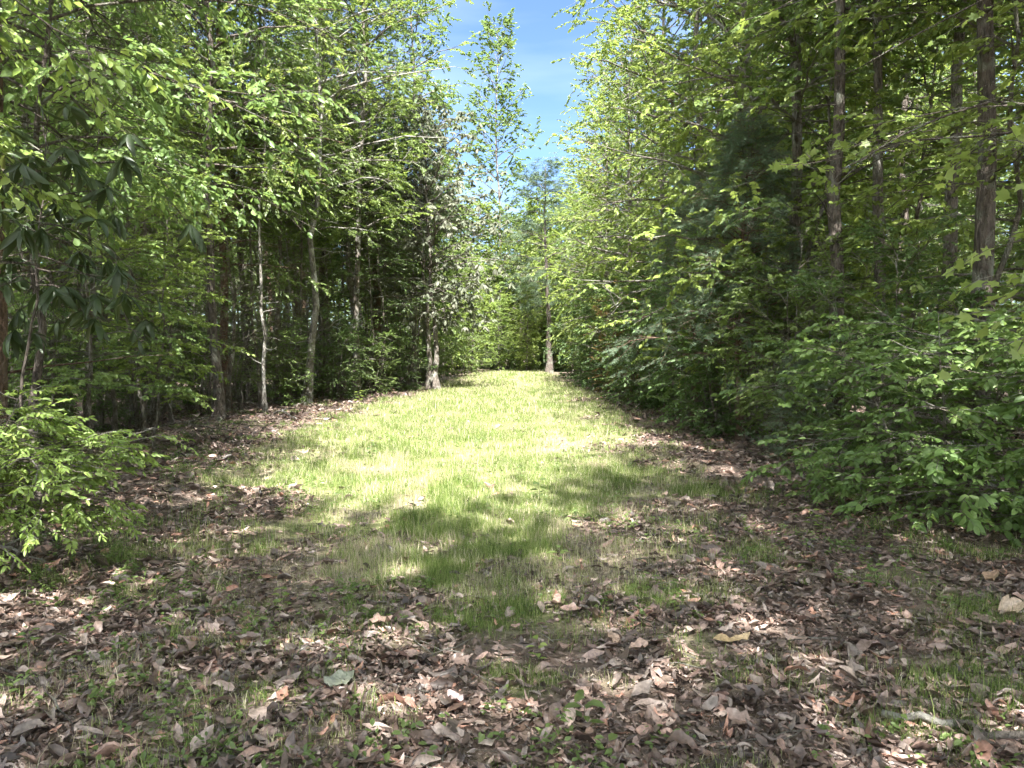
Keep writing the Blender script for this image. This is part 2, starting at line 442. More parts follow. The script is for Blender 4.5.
n3 = n.new('ShaderNodeTexNoise'); n3.inputs['Scale'].default_value = 3; n3.inputs['Detail'].default_value = 6
for q in (n1, n2, n3): l.new(geo.outputs['Position'], q.inputs[0])
soil = ramp(n, [(.3, (.035, .027, .02)), (.5, (.10, .078, .06)), (.7, (.20, .155, .125))])
l.new(n1.outputs[0], soil.inputs[0])
lit = ramp(n, [(0, (.07, .05, .04)), (.4, (.17, .125, .10)), (.75, (.26, .20, .165)), (1, (.36, .29, .25))])
l.new(n2.outputs['Color'], lit.inputs[0])
mA = n.new('ShaderNodeMix'); mA.data_type = 'RGBA'; mA.inputs[0].default_value = .6
l.new(soil.outputs[0], mA.inputs[6]); l.new(lit.outputs[0], mA.inputs[7])
gr = ramp(n, [(.3, (.07, .085, .03)), (.5, (.15, .17, .065)), (.7, (.27, .26, .13))])
l.new(n1.outputs[0], gr.inputs[0])
st = ramp(n, [(.3, (.13, .105, .075)), (.5, (.25, .21, .15)), (.7, (.40, .34, .25))])
l.new(n1.outputs[0], st.inputs[0])
mB = n.new('ShaderNodeMix'); mB.data_type = 'RGBA'
l.new(sep.outputs[1], mB.inputs[0]); l.new(gr.outputs[0], mB.inputs[6]); l.new(st.outputs[0], mB.inputs[7])
mC = n.new('ShaderNodeMix'); mC.data_type = 'RGBA'
l.new(sep.outputs[0], mC.inputs[0]); l.new(mA.outputs[2], mC.inputs[6]); l.new(mB.outputs[2], mC.inputs[7])
p = n.new('ShaderNodeBsdfPrincipled'); p.inputs['Roughness'].default_value = .95; p.inputs['Specular IOR Level'].default_value = .15
l.new(mC.outputs[2], p.inputs['Base Color'])
ad = n.new('ShaderNodeMath'); ad.operation = 'ADD'; l.new(n1.outputs[0], ad.inputs[0]); l.new(n2.outputs['Distance'], ad.inputs[1])
bp = n.new('ShaderNodeBump'); bp.inputs['Distance'].default_value = .04; bp.inputs['Strength'].default_value = .8
l.new(ad.outputs[0], bp.inputs['Height']); l.new(bp.outputs[0], p.inputs['Normal'])
o = n.new('ShaderNodeOutputMaterial'); l.new(p.outputs[0], o.inputs[0])
M['ground'] = m
colr = np.stack([G.ravel(), Bm.ravel(), 0*G.ravel(), 0*G.ravel()+1], -1)
gm = mesh_from('ground', np.stack([X, Y, Z], -1).reshape(-1, 3), [(loops, np.full(len(a), 4), 0)], [M['ground']], True,
               {'cover': ('POINT', 'FLOAT_COLOR', colr)})
tag(link('ground', gm), 'woodland floor of earth and fallen leaves with a grassy ride', None, kind='structure')

# ---------------------------------------------------------------- coloured-point material (litter, grass)
def tinted_mat(name, rough=.6, spec=.35, tf=0., tmul=1.3, noise=True):
    m, n, l = new_mat(name)
    at = n.new('ShaderNodeAttribute'); at.attribute_name = 'hue'
    p = n.new('ShaderNodeBsdfPrincipled'); p.inputs['Roughness'].default_value = rough; p.inputs['Specular IOR Level'].default_value = spec
    src = at.outputs['Color']
    if noise:
        g = n.new('ShaderNodeNewGeometry'); q = n.new('ShaderNodeTexNoise'); q.inputs['Scale'].default_value = 70; q.inputs['Detail'].default_value = 5
        l.new(g.outputs['Position'], q.inputs[0])
        r = n.new('ShaderNodeMapRange'); r.inputs[1].default_value = .3; r.inputs[2].default_value = .7; r.inputs[3].default_value = .6; r.inputs[4].default_value = 1.35
        l.new(q.outputs[0], r.inputs[0])
        v = n.new('ShaderNodeVectorMath'); v.operation = 'SCALE'; l.new(src, v.inputs[0]); l.new(r.outputs[0], v.inputs['Scale'])
        src = v.outputs[0]
    l.new(src, p.inputs['Base Color'])
    o = n.new('ShaderNodeOutputMaterial')
    if tf:
        t = n.new('ShaderNodeBsdfTranslucent'); v2 = n.new('ShaderNodeVectorMath'); v2.operation = 'SCALE'; v2.inputs['Scale'].default_value = tmul
        l.new(src, v2.inputs[0]); l.new(v2.outputs[0], t.inputs[0])
        x = n.new('ShaderNodeMixShader'); x.inputs[0].default_value = tf; l.new(p.outputs[0], x.inputs[1]); l.new(t.outputs[0], x.inputs[2]); l.new(x.outputs[0], o.inputs[0])
    else: l.new(p.outputs[0], o.inputs[0])
    return m
M['litter'] = tinted_mat('dry_leaf', .42, .55, .12, 1.1)
M['grass'] = tinted_mat('grass_blade', .5, .35, .38, 1.3, noise=False)

rng = np.random.default_rng(5)
def curled_leaves(P, L, Wd, yaw, pitch, roll, curl, bend, col, nu=6):
    N = len(P)
    u = np.linspace(0, 1, nu); v = np.array([-1, 0, 1.])
    U, Vv = np.meshgrid(u, v, indexing='ij'); U = U.ravel(); Vv = Vv.ravel()
    w = np.sin(pi*np.clip(U, .02, .985)**.85)**.75
    x = (U-.5)[None]*L[:, None]
    y = (Vv*w)[None]*(1+rng.normal(0, .16, (N, len(U))))*Wd[:, None]*.5*(1-.25*np.abs(curl))[:, None]
    wav = rng.normal(0, .11, (N, len(U)))
    z = curl[:, None]*(Vv**2*w)[None]*Wd[:, None]*.55 + bend[:, None]*((U-.5)**2)[None]*L[:, None]*1.6 + wav*Wd[:, None]
    # roll, pitch, yaw
    cr_, sr = np.cos(roll)[:, None], np.sin(roll)[:, None]
    y, z = y*cr_-z*sr, y*sr+z*cr_
    cp, sp = np.cos(pitch)[:, None], np.sin(pitch)[:, None]
    x, z = x*cp+z*sp, -x*sp+z*cp
    cy_, sy = np.cos(yaw)[:, None], np.sin(yaw)[:, None]
    x, y = x*cy_-y*sy, x*sy+y*cy_
    lift = np.maximum(0, -z.min(1)*.75)
    V = np.stack([x+P[:, 0:1], y+P[:, 1:2], z+P[:, 2:3]+lift[:, None]], -1).reshape(-1, 3)
    F = []
    for i in range(nu-1):
        a = i*3; F += [a, a+3, a+4, a+1, a+1, a+4, a+5, a+2]
    F = np.array(F); k = nu*3
    loops = (F[None]+(np.arange(N)*k)[:, None]).ravel()
    return V, loops, np.full(N*(nu-1)*2, 4), np.repeat(col, k, axis=0)

PAL = np.array([(.19, .155, .135), (.25, .205, .18), (.13, .105, .09), (.33, .25, .215), (.31, .285, .26), (.09, .068, .055), (.36, .23, .175), (.42, .37, .33), (.23, .215, .195)])
PW = np.array([.2, .17, .15, .1, .12, .1, .05, .04, .07]); PW /= PW.sum()
Vs, Ls, Ss, Cs = [], [], [], []; off = 0
def litter_zone(y0, y1, dens, lo, hi, nu, wid):
    global off
    N = int((y1-y0)*2*wid*dens)
    x = rng.uniform(-wid, wid, N); y = rng.uniform(y0, y1, N)
    g = grassy(x, y)*(1-.3*bare(x, y)*(y < 9))
    g = np.clip(g*1.25, 0, 1)*np.clip((y-1)/6, .45, 1)
    clump = np.clip(fbm(x*1.5, y*1.5, 61)*2-.35, .15, 1.2)
    keep = rng.random(N) < np.clip((1-g*.96), 0, 1)*clump*1.0
    keep &= np.abs(x) < .76*np.maximum(y, 2)+1.6
    x, y = x[keep], y[keep]; N = len(x)
    L = rng.uniform(lo, hi, N)*rng.choice([.5, 1., 1.7], N, p=[.42, .46, .12]); W = L*rng.uniform(.2, .55, N)
    yaw = rng.uniform(0, 2*pi, N); pitch = rng.normal(0, .2, N); roll = rng.normal(0, .45, N)
    curl = rng.normal(.1, .6, N); bend = rng.normal(.1, .3, N)
    z = gz(x, y) + rng.uniform(.0, .022, N)
    c = PAL[rng.choice(len(PAL), N, p=PW)]*np.array([.98, .84, .78])*rng.uniform(.3, 1.25, (N, 1))*(.7+.6*fbm(x*.9, y*.9, 15))[:, None]
    C4 = np.concatenate([c, np.ones((N, 1))], 1)
    V, lp, sz, cc = curled_leaves(np.stack([x, y, z-(.008 if hi < .04 else 0)], -1), L, W, yaw, pitch, roll, curl, bend, C4, nu)
    Vs.append(V); Ls.append(lp+off); Ss.append(sz); Cs.append(cc); off += len(V)
litter_zone(1.2, 4.5, 2700, .026, .08, 6, 5)
litter_zone(1.2, 6, 40, .07, .11, 6, 5)
litter_zone(1.2, 4.5, 4200, .008, .028, 3, 4)
litter_zone(4.5, 8, 2200, .012, .035, 3, 7)
litter_zone(4.5, 8, 1500, .03, .08, 5, 8)
litter_zone(8, 14, 520, .05, .11, 4, 12)
litter_zone(14, 30, 150, .07, .14, 3, 13)
lm = mesh_from('leaf_litter', np.concatenate(Vs), [(np.concatenate(Ls), np.concatenate(Ss), 0)], [M['litter']], True, {'hue': ('POINT', 'FLOAT_COLOR', np.concatenate(Cs))})
tag(link('leaf_litter', lm), 'carpet of dry curled brown leaves over the shaded floor', 'leaf litter', kind='stuff')

# ---------------------------------------------------------------- grass
def blades(x, y, h, w, col, bendv=.5):
    N = len(x); z = gz(x, y)-.005
    az = rng.uniform(0, 2*pi, N); ln = rng.uniform(.1, 1.0, N)*bendv
    dx, dy = np.cos(az), np.sin(az)
    fa = rng.uniform(0, 2*pi, N); sx, sy = np.cos(fa)*w/2, np.sin(fa)*w/2
    B = np.stack([x, y, z], -1)
    def pt(t, sg):
        off = h*ln*t**2
        return np.stack([x+dx*off+sg*sx*(1-t*.55), y+dy*off+sg*sy*(1-t*.55), z+h*t*(1-.25*ln*t)], -1)
    V = np.stack([pt(0, -1), pt(0, 1), pt(.55, 1), pt(.55, -1), pt(1, 0)], 1)
    lp = (np.array([0, 1, 2, 3, 3, 2, 4])[None]+(np.arange(N)*5)[:, None]).ravel()
    sz = np.tile([4, 3], N)
    return V.reshape(-1, 3), lp, sz, np.repeat(col, 5, axis=0)
Vs, Ls, Ss, Cs = [], [], [], []; off = 0
GP = np.array([(.085, .14, .03), (.145, .20, .05), (.21, .26, .08), (.29, .32, .13), (.50, .45, .32), (.38, .33, .23)])
def grass_zone(y0, y1, dens, h0, h1, w, wid):
    global off
    N = int((y1-y0)*2*wid*dens)
    x = rng.uniform(-wid, wid, N); y = rng.uniform(y0, y1, N)
    g = grassy(x, y); b = bare(x, y)
    tuft = np.clip(fbm(x*3.3, y*3.3, 91, 4)*3.4-1.15, .05, 1)
    keep = rng.random(N) < g*tuft*(1-.6*b)
    x, y, b = x[keep], y[keep], b[keep]; N = len(x)
    big = fbm(x*1.3, y*.7, 55)
    h = rng.uniform(h0, h1, N)*(.4+1.4*big)*(.7+.6*fbm(x*3.3, y*3.3, 91, 4))*np.where(rng.random(N) < .04, 1.8, 1)
    q = np.clip(rng.random(N)*.8 + b*.5 + (.5-big)*.5, 0, .999)
    q = np.clip(q + .16*np.clip((y-6)/6, -1.2, 1), 0, .999)
    ci = np.searchsorted([.2, .42, .6, .74, .9], q)
    c = GP[ci]*rng.uniform(.75, 1.2, (N, 1))
    V, lp, sz, cc = blades(x, y, h, w*rng.uniform(.7, 1.3, N), np.concatenate([c, np.ones((N, 1))], 1))
    Vs.append(V); Ls.append(lp+off); Ss.append(sz); Cs.append(cc); off += len(V)
grass_zone(1.5, 6, 15000, .025, .085, .0032, 4.5)
grass_zone(5.5, 11, 6500, .035, .105, .0046, 5)
grass_zone(11, 18, 3000, .04, .10, .0065, 5)
grass_zone(18, 30, 1300, .05, .12, .011, 4.6)
grass_zone(30, 56, 500, .05, .13, .018, 4.6)
# taller tufts
nt_ = 420; tx = rng.uniform(-4.2, 3.4, nt_); ty = rng.uniform(3.0, 30, nt_)
kk = rng.random(nt_) < np.clip(grassy(tx, ty)+.12, 0, 1); tx, ty = tx[kk], ty[kk]
ii = np.repeat(np.arange(len(tx)), 34); N = len(ii)
col = GP[rng.choice(5, N, p=[.3, .3, .2, .12, .08])]*rng.uniform(.75, 1.15, (N, 1))
V, lp, sz, cc = blades(tx[ii]+rng.normal(0, .05, N), ty[ii]+rng.normal(0, .05, N), rng.uniform(.06, .15, N)*rng.uniform(.6, 1.3, len(tx))[ii], np.clip(.0035+ty[ii]*.0003, .003, .012), np.concatenate([col, np.ones((N, 1))], 1), .8)
Vs.append(V); Ls.append(lp+off); Ss.append(sz); Cs.append(cc); off += len(V)
gmesh = mesh_from('grass', np.concatenate(Vs), [(np.concatenate(Ls), np.concatenate(Ss), 0)], [M['grass']], False, {'hue': ('POINT', 'FLOAT_COLOR', np.concatenate(Cs))})
tag(link('grass', gmesh), 'short yellow-green grass growing along the open ride', 'grass', kind='stuff')

# ================================================================ PLANTS : prototypes
PR = {}
for k, sd in enumerate((11, 12, 13)):
    PR['tall%d' % k] = grow(sd, H=15.5, r0=.12, base=.34, limb=2.5, nl=50, nsub=8, ntw=3, nlf=13, leaf=.105, mat=('green', 'lime', 'green')[k], bark=('bark_grey', 'bark_dark', 'bark_grey')[k], bare_n=16)
for k, sd in enumerate((21, 22, 23)):
    PR['under%d' % k] = grow(sd, H=7, r0=.045, base=.18, limb=1.7, nl=34, nsub=7, ntw=3, nlf=13, leaf=.085, mat=('green', 'lime', 'deep')[k], bark='twig', flat=.85, up=(.1, .7), bare_n=6, crook=.5)
for k, sd in enumerate((31, 32, 33)):
    PR['shrub%d' % k] = grow(sd, H=2.6, r0=.022, base=.04, limb=1.05, nl=40, nsub=7, ntw=3, nlf=13, twl=.26, leaf=.058, mat=('deep', 'green', 'deep')[k], bark='twig', kind='oval', stems=[(0, 0, 0, 0, 1), (.2, .1, .25, .05, .85), (-.2, .05, -.2, .1, .8), (.05, -.2, .05, -.25, .75)], flat=.5)
for k, sd in enumerate((41, 42)):
    PR['stem%d' % k] = grow(sd, H=9.5, r0=.045, base=.5, limb=1.1, nl=20, nsub=5, ntw=3, nlf=8, leaf=.085, mat='green', bark=('bark_grey', 'bark_pale')[k], bare_n=16, crook=.55)
for k, sd in enumerate((45, 46)):
    PR['full%d' % k] = grow(sd, H=12, r0=.13, base=.06, limb=2.5, nl=64, nsub=8, ntw=3, nlf=8, leaf=.15, mat=('lime', 'lime')[k], bark='bark_grey', gaps=.1, twigs=False)
for k, sd in enumerate((47, 48)):
    PR['twiggy%d' % k] = grow(sd, H=5.5, r0=.028, base=.12, limb=1.3, nl=30, nsub=6, ntw=3, nlf=5, twl=.35, leaf=.05, mat='green', bark='twig', crook=.7, gaps=.75, up=(.3, 1.1), bare_n=10,
       stems=[(0, 0, 0, 0, 1), (.25, .1, .12, .05, .8), (-.2, .15, -.14, .1, .7)])
for k, sd in enumerate((49, 50)):
    PR['pole%d' % k] = grow(sd, H=14, r0=(.075, .06)[k], base=.5, limb=1.9, nl=34, nsub=7, ntw=3, nlf=10, leaf=.09, mat='green', bark='twig', bare_n=26, crook=(.2, .35)[k], gaps=.65)
PR['pine0'] = grow(51, H=17, r0=.17, base=.35, limb=2.6, nl=48, nsub=7, ntw=4, nlf=4, twl=.3, leaf=.24, kind='needle', mat='pine', bark='bark_red', shape='cone', up=(.0, .6), jit=.9, flat=.4, bare_n=14)
PR['cedar0'] = grow(61, H=5.3, r0=.07, base=.25, limb=1.7, nl=60, nsub=9, ntw=4, nlf=8, twl=.26, leaf=.12, kind='feather', mat='cedar', bark='bark_red', shape='cone', up=(.1, .7), jit=.8, flat=.3, hang=.2)
PR['cedar1'] = grow(62, H=2.4, r0=.04, base=.03, limb=1.1, nl=44, nsub=7, ntw=4, nlf=6, twl=.2, leaf=.13, kind='feather', mat='cedar', bark='bark_red', shape='cone', up=(.1, .6), jit=.8, flat=.3)

def scatter(region, n, kinds, name, label, cat, group, seed, mind, s=(.85, 1.2)):
    """region(x,y)->bool inside bounds (x0,x1,y0,y1)"""
    r = random.Random(seed); pts = []
    (x0, x1, y0, y1), ok = region
    tries = 0
    while len(pts) < n and tries < 20000:
        tries += 1
        x, y = r.uniform(x0, x1), r.uniform(y0, y1)
        if not ok(x, y): continue
        if any((x-a)**2+(y-b)**2 < mind*mind for a, b in pts): continue
        pts.append((x, y))
        k = r.choice(kinds)
        e = place(name, PR[k], x, y, label, cat, group, r.uniform(0, 6.28), r.uniform(*s), tilt=(r.uniform(-.05, .05), r.uniform(-.05, .05)))
        PENDING.append((e, k, x, y, label))

def left_edge(y): return float(np.interp(y, [0, 6, 10, 13, 19, 23, 27, 30, 45, 60], [-5, -5, -6.4, -7.3, -7.2, -6.6, -5.2, -4.2, -4.0, -4.0]))
def right_edge(y): return float(np.interp(y, [0, 6, 10, 20, 30, 45, 60], [5.2, 5.0, 4.8, 4.6, 4.4, 4.2, 4.2]))
infr = lambda x, y: abs(x) < .72*y+5
LR = ((-34, -5, 5, 62), lambda x, y: x < left_edge(y)-.6 and infr(x, y))
RR_ = ((5, 30, 5, 62), lambda x, y: x > right_edge(y)+.8 and infr(x, y))
scatter(LR, 105, ['tall0', 'tall1', 'pole0', 'pole1', 'pole0', 'pole1', 'pine0'], 'broadleaf_tree', 'tall straight tree crowded inside the shady woods left of the ride', 'tree', 'tall trees of the left-hand woods', 1, 1.5)
scatter(LR, 110, ['stem0', 'stem0', 'stem1'], 'slender_tree', 'thin pole-like young tree with bare lower stem in the left-hand woods', 'tree', 'thin young trees of the left-hand woods', 2, 1.2)
scatter(LR, 32, ['under0', 'under2', 'under1'], 'understory_tree', 'small leafy understory tree between the trunks of the left-hand woods', 'tree', 'understory trees of the left-hand woods', 3, 2.0)
scatter(LR, 110, ['shrub0', 'shrub1', 'shrub2'], 'shrub', 'low dark leafy shrub on the floor of the left-hand woods', 'shrub', 'shrubs of the left-hand woods', 4, 1.2, (.45, 1.1))
scatter(RR_, 66, ['tall0', 'tall1', 'tall2', 'tall2'], 'broadleaf_tree', 'tall leafy tree standing inside the woods right of the ride', 'tree', 'tall trees of the right-hand woods', 5, 2.0)
scatter(RR_, 75, ['under0', 'under2', 'under1'], 'understory_tree', 'small leafy understory tree inside the woods right of the ride', 'tree', 'understory trees of the right-hand woods', 6, 1.8)
scatter(RR_, 60, ['shrub0', 'shrub1'], 'shrub', 'low dark leafy shrub on the floor of the right-hand woods', 'shrub', 'shrubs of the right-hand woods', 7, 1.4, (.5, 1.0))
scatter(RR_, 24, ['stem0', 'stem1'], 'slender_tree', 'thin pole-like young tree in the right-hand woods', 'tree', 'thin young trees of the right-hand woods', 8, 1.5)
scatter(((-9.5, -4, 12, 34), lambda x, y: left_edge(y)-2.2 < x < left_edge(y)+.6), 44, ['pole0', 'pole1', 'pole1'], 'slender_tree', 'thin tree', 'tree', 'slim trees of the left-hand tree line', 15, .6, (.6, .95))
scatter(((-9.5, -4, 10, 34), lambda x, y: left_edge(y)-2.5 < x < left_edge(y)+.2), 34, ['stem0', 'stem1', 'stem1'], 'slender_tree', 'thin tree', 'tree', 'thin young trees of the left-hand woods', 14, .7, (.5, 1.0))
scatter(((-9.5, -4, 9, 34), lambda x, y: left_edge(y)-2.8 < x < left_edge(y)+.3), 34, ['twiggy0', 'twiggy1'], 'twiggy_sapling', 'nearly leafless sapling of grey crooked twigs along the left-hand tree line', 'sapling', 'bare twiggy saplings along the left-hand tree line', 13, .8, (.5, 1.15))
ER = ((-13, 15, 57, 84), lambda x, y: True)
scatter(ER, 30, ['full0', 'full1', 'full0'], 'broadleaf_tree', 'distant green tree in the woods that close off the far end of the ride', 'tree', 'trees closing the far end of the ride', 9, 2.2, (.85, 1.15))
scatter(((-7, 9, 55, 62), lambda x, y: True), 22, ['under0', 'under1', 'under2'], 'understory_tree', 'small green tree along the far end of the ride', 'tree', 'small trees along the far end of the ride', 10, 1.4, (.7, 1.1))
scatter(((-6, 8, 53, 57), lambda x, y: True), 16, ['shrub0', 'shrub1'], 'shrub', 'low green shrub along the far end of the ride', 'shrub', 'shrubs along the far end of the ride', 12, 1.0, (.5, 1.0))
# woods the photographer stands in (they shade the foreground)
BACK = [(-2.4, -.5), (3.5, .8), (.2, -4.4), (2.5, -2.8), (-7.6, 3.5), (6.6, 1.8), (3.7, -4.6), (-3.4, -7.5), (-.5, -8), (7.5, -3), (-7, -4)]
for q, (x, y) in enumerate(BACK):
    place('broadleaf_tree', PR['tall%d' % (q % 3)], x, y, 'tall broadleaf tree standing beside the photographer and shading the near ground', 'tree', 'trees shading the foreground', q*1.3, .85 if q == 0 else 1.1)

# far woods on every side, beyond the trees one can tell apart
r2 = np.random.default_rng(77); FB = Buf()
nC = 2600
az = r2.uniform(0, 2*pi, nC); rad = r2.uniform(66, 95, nC)
cx, cyy = np.sin(az)*rad*.8, np.cos(az)*rad+8
cz = r2.uniform(0, 1, nC)**.9*(8+5*vnoise(az*9, az*0, 4))
nl_ = 70; ci = np.repeat(np.arange(nC), nl_); nn = len(ci)
Pf = np.stack([cx[ci]+r2.normal(0, 1.5, nn), cyy[ci]+r2.normal(0, 1.5, nn), np.abs(cz[ci]+r2.normal(0, .8, nn))], -1)
leaves(FB, Pf, r2.normal(0, 1, (nn, 3)), norm(r2.normal(0, .7, (nn, 3))+np.array([0, 0, .6])), r2.uniform(.25, .55, nn), 'oval', np.clip(r2.uniform(0, 1, nC)[ci]*.6+r2.uniform(0, .4, nn), 0, 1))
tag(link('far_woods', FB.mesh('far_woods', [M['green']], tint=True)), 'mass of distant green woods beyond the trees', 'woods', kind='stuff')

# ================================================================ PLANTS : the ones the photo singles out
def hero(name, x, y, label, cat='tree', group=None, rot=0, parts=None, **kw):
    return place(name, parts or grow(**kw), x, y, label, cat, group, rot)

# right-hand trunks
hero('broadleaf_tree', 5.3, 8.7, 'thick dark-barked tree, widest of the trunks on the right, beside the sprawling leafy bush', seed=101, H=16, r0=.122, base=.36, limb=3.2, nl=54, leaf=.088, nlf=15, mat='green', bark='bark_dark', lean=(-.004, 0), crook=.1, bare_n=8)
hero('broadleaf_tree', 4.75, 11.3, 'straight dark tree just right of the bluish cedar, bare trunk above the shrubs', seed=102, H=16, r0=.12, base=.4, limb=2.8, nl=54, leaf=.088, nlf=15, mat='green', bark='bark_dark', crook=.1, bare_n=8)
hero('broadleaf_tree', 5.75, 12.2, 'straight slim dark tree, middle one of the bare trunks on the right', seed=103, H=16, r0=.105, base=.4, limb=2.6, nl=54, leaf=.088, nlf=15, mat='green', bark='bark_grey', crook=.08, bare_n=8)
hero('broadleaf_tree', 6.5, 11.6, 'grey-brown tree standing half hidden just behind the widest trunk on the right', seed=104, H=16, r0=.12, base=.4, limb=2.6, nl=54, leaf=.088, nlf=15, mat='lime', bark='bark_grey', crook=.15, bare_n=8)
# right-hand front row crowns
for (x, y, H, lb, sd, mt, lab) in [
    (4.9, 13.6, 13, 3.0, 110, 'lime', 'leafy yellow-green tree overtopping the bluish cedar'),
    (5.0, 16.2, 15, 3.4, 111, 'lime', 'broad yellow-green tree rising directly behind the bluish cedar'),
    (4.9, 19.5, 17, 3.3, 112, 'lime', 'tallest yellow-green tree on the right, its boughs reaching into the sky gap'),
    (4.7, 24.5, 15, 3.1, 113, 'green', 'tall green tree on the right edge beyond the tallest overhanging one'),
    (4.5, 29.5, 13.5, 2.7, 114, 'lime', 'yellow-green tree in the middle of the right edge with a rounded top'),
    (4.4, 35.0, 12.5, 2.6, 115, 'lime', 'bright far tree of the right edge just before the lone trunk at its end'),
    (4.6, 41.0, 12, 2.4, 116, 'green', 'last green tree of the right edge behind the reddish-barked pine')]:
    hero('broadleaf_tree', x, y, lab, seed=sd, H=H, r0=.14, base=.12, limb=lb, nl=66, nsub=9, leaf=.085, mat=mt, nlf=19, bark='bark_grey', bias=(pi, .2), crook=.15)
hero('cedar_tree', 3.85, 13.0, 'bluish-green feathery cedar halfway along the right edge', parts=PR['cedar0'])
hero('cedar_tree', 4.0, 16.8, 'smaller grey-green feathery cedar beyond the bluish one on the right edge', parts=PR['cedar0'], rot=2.2)
# right-hand shrubs, from near to far
for (x, y, s, k, lab) in [
    (4.5, 9.2, 1.05, 'shrub0', 'dark dense shrub behind the sprawling leafy bush on the right'),
    (4.0, 10.6, .6, 'cedar1', 'low dark feathery juniper spilling onto the leaf litter by the right verge'),
    (4.3, 11.6, 1.25, 'shrub1', 'rounded green shrub at the foot of the bluish cedar'),
    (4.0, 13.8, 1.2, 'shrub2', 'dark shrub just beyond the bluish cedar on the right edge'),
    (4.1, 15.4, 1.3, 'shrub1', 'green shrub with branches low over the grass where the right edge bends'),
    (4.1, 17.6, 1.4, 'shrub0', 'tall dark shrub against the right edge of the grass'),
    (4.1, 19.9, 1.5, 'shrub2', 'deep green shrub under the tallest yellow-green tree'),
    (4.0, 22.5, 1.4, 'shrub1', 'leafy shrub in the far half of the right edge next to the reddish one'),
    (4.0, 28.0, 1.5, 'shrub2', 'dark far shrub on the right edge past the reddish one'),
    (3.9, 31.5, 1.5, 'shrub0', 'dark far shrub casting its shade on the grass of the right edge'),
    (3.9, 35.5, 1.5, 'shrub1', 'green far shrub two before the end of the right edge'),
    (3.8, 40.0, 1.4, 'shrub2', 'farthest dark shrub of the right edge')]:
    place('shrub' if k[0] == 's' else 'juniper', PR[k], x, y, lab, 'shrub', None, y*2.1, s)
hero('shrub', 3.9, 25.0, 'shrub with rusty orange new leaves on the right edge', 'shrub', seed=131, H=3.8, r0=.03, base=.04, limb=1.2, nl=44, nsub=6, twl=.3, leaf=.08, mat='rust', bark='twig', stems=[(0, 0, 0, 0, 1), (.3, .1, .1, .05, .85), (-.3, .05, -.1, .1, .8)])
# near right bush
hero('leafy_bush', 4.1, 7.2, 'sprawling leafy bush with flat layered sprays in front of the widest right trunk', 'bush', seed=141, H=1.9, r0=.025, base=.05, limb=1.6, nl=60, nsub=8, ntw=3, nlf=11, twl=.26, leaf=.072, mat='green', bark='twig',
     stems=[(0, 0, -.1, -.05, 1), (.3, .1, .25, .05, .95), (-.2, .2, -.3, .1, .8), (.5, -.1, .3, -.2, .9)], flat=.85, up=(.1, .5))
hero('leafy_bush', 4.75, 5.9, 'low glossy bush at the right edge of the picture over the leaf litter', 'bush', seed=142, H=1.5, r0=.02, base=.05, limb=1.3, nl=36, nsub=7, ntw=3, nlf=8, twl=.26, leaf=.095, mat='green', bark='twig',
     stems=[(0, 0, -.1, -.05, 1), (.3, .1, .25, .05, .9)], flat=.85, up=(.05, .4))
hero('maple_sapling', 3.05, 3.9, 'maple sapling whose bright lobed leaves enter at the right border of the picture', 'sapling', seed=143, H=2.9, r0=.014, base=.5, limb=.5, nl=12, nsub=3, ntw=2, nlf=4, twl=.16, leaf=.085, kind='maple', mat='lime', bark='twig', flat=.8, up=(.0, .5), bias=(pi, .3))
hero('maple_tree', 5.0, 6.4, 'slender maple spreading translucent yellow-green leaves over the upper right corner', 'tree', seed=144, H=7.5, r0=.05, base=.42, limb=2.5, nl=34, nsub=8, ntw=3, nlf=8, leaf=.072, kind='maple', mat='lime', bark='bark_dark', flat=.9, up=(.0, .6), bias=(2.8, .35))

for (x, y, s, k, lab) in [
    (5.9, 9.6, 1.15, 'under1', 'bright-leaved small tree filling the gap just left of the widest right trunk'),
    (5.0, 12.6, 1.2, 'under0', 'leafy small tree between the two slimmer straight trunks on the right'),
    (7.6, 10.2, 1.2, 'under0', 'leafy small tree right of the widest trunk, partly cut by the border'),
    (6.9, 13.6, 1.3, 'under1', 'light green small tree seen far between the right-hand trunks')]:
    place('understory_tree', PR[k], x, y, lab, 'tree', None, y*1.9, s)
# left-hand trees
hero('broadleaf_tree', -5.3, 8.0, 'rough brown-barked tree cut by the left border of the picture', seed=201, H=16, r0=.09, base=.34, limb=2.8, nl=44, leaf=.09, mat='green', bark='bark_red', crook=.1, bare_n=10)
hero('broadleaf_tree', -4.55, 7.4, 'slim crooked dark stem whose drooping boughs fill the upper left corner', seed=202, H=7.6, r0=.05, base=.4, limb=2.2, nl=44, nsub=9, ntw=4, nlf=9, leaf=.085, mat='green', bark='bark_dark', crook=.5, flat=.6, up=(.1, .7), droop=.35, bias=(-.35, .15), hang=.35)
hero('broadleaf_tree', -4.9, 4.9, 'tree outside the left border whose low boughs hang bright leaves into the upper left', seed=206, H=8, r0=.06, base=.36, limb=1.8, nl=44, nsub=9, ntw=4, nlf=8, leaf=.085, mat='lime', bark='bark_dark', crook=.3, flat=.6, up=(.1, .7), droop=.4, bias=(.35, .1), hang=.45)
hero('magnolia_sapling', -3.75, 5.7, 'magnolia sapling with whorls of long glossy drooping dark leaves on the left', 'sapling', seed=203, H=3.3, r0=.02, base=.58, limb=.9, nl=24, nsub=3, ntw=1, nlf=8, twl=.14, leaf=.19, kind='long', mat='gloss', bark='bark_dark', lean=(.1, 0), whorl=True, jit=.9, hang=.7, up=(-.1, .5), flat=.5)
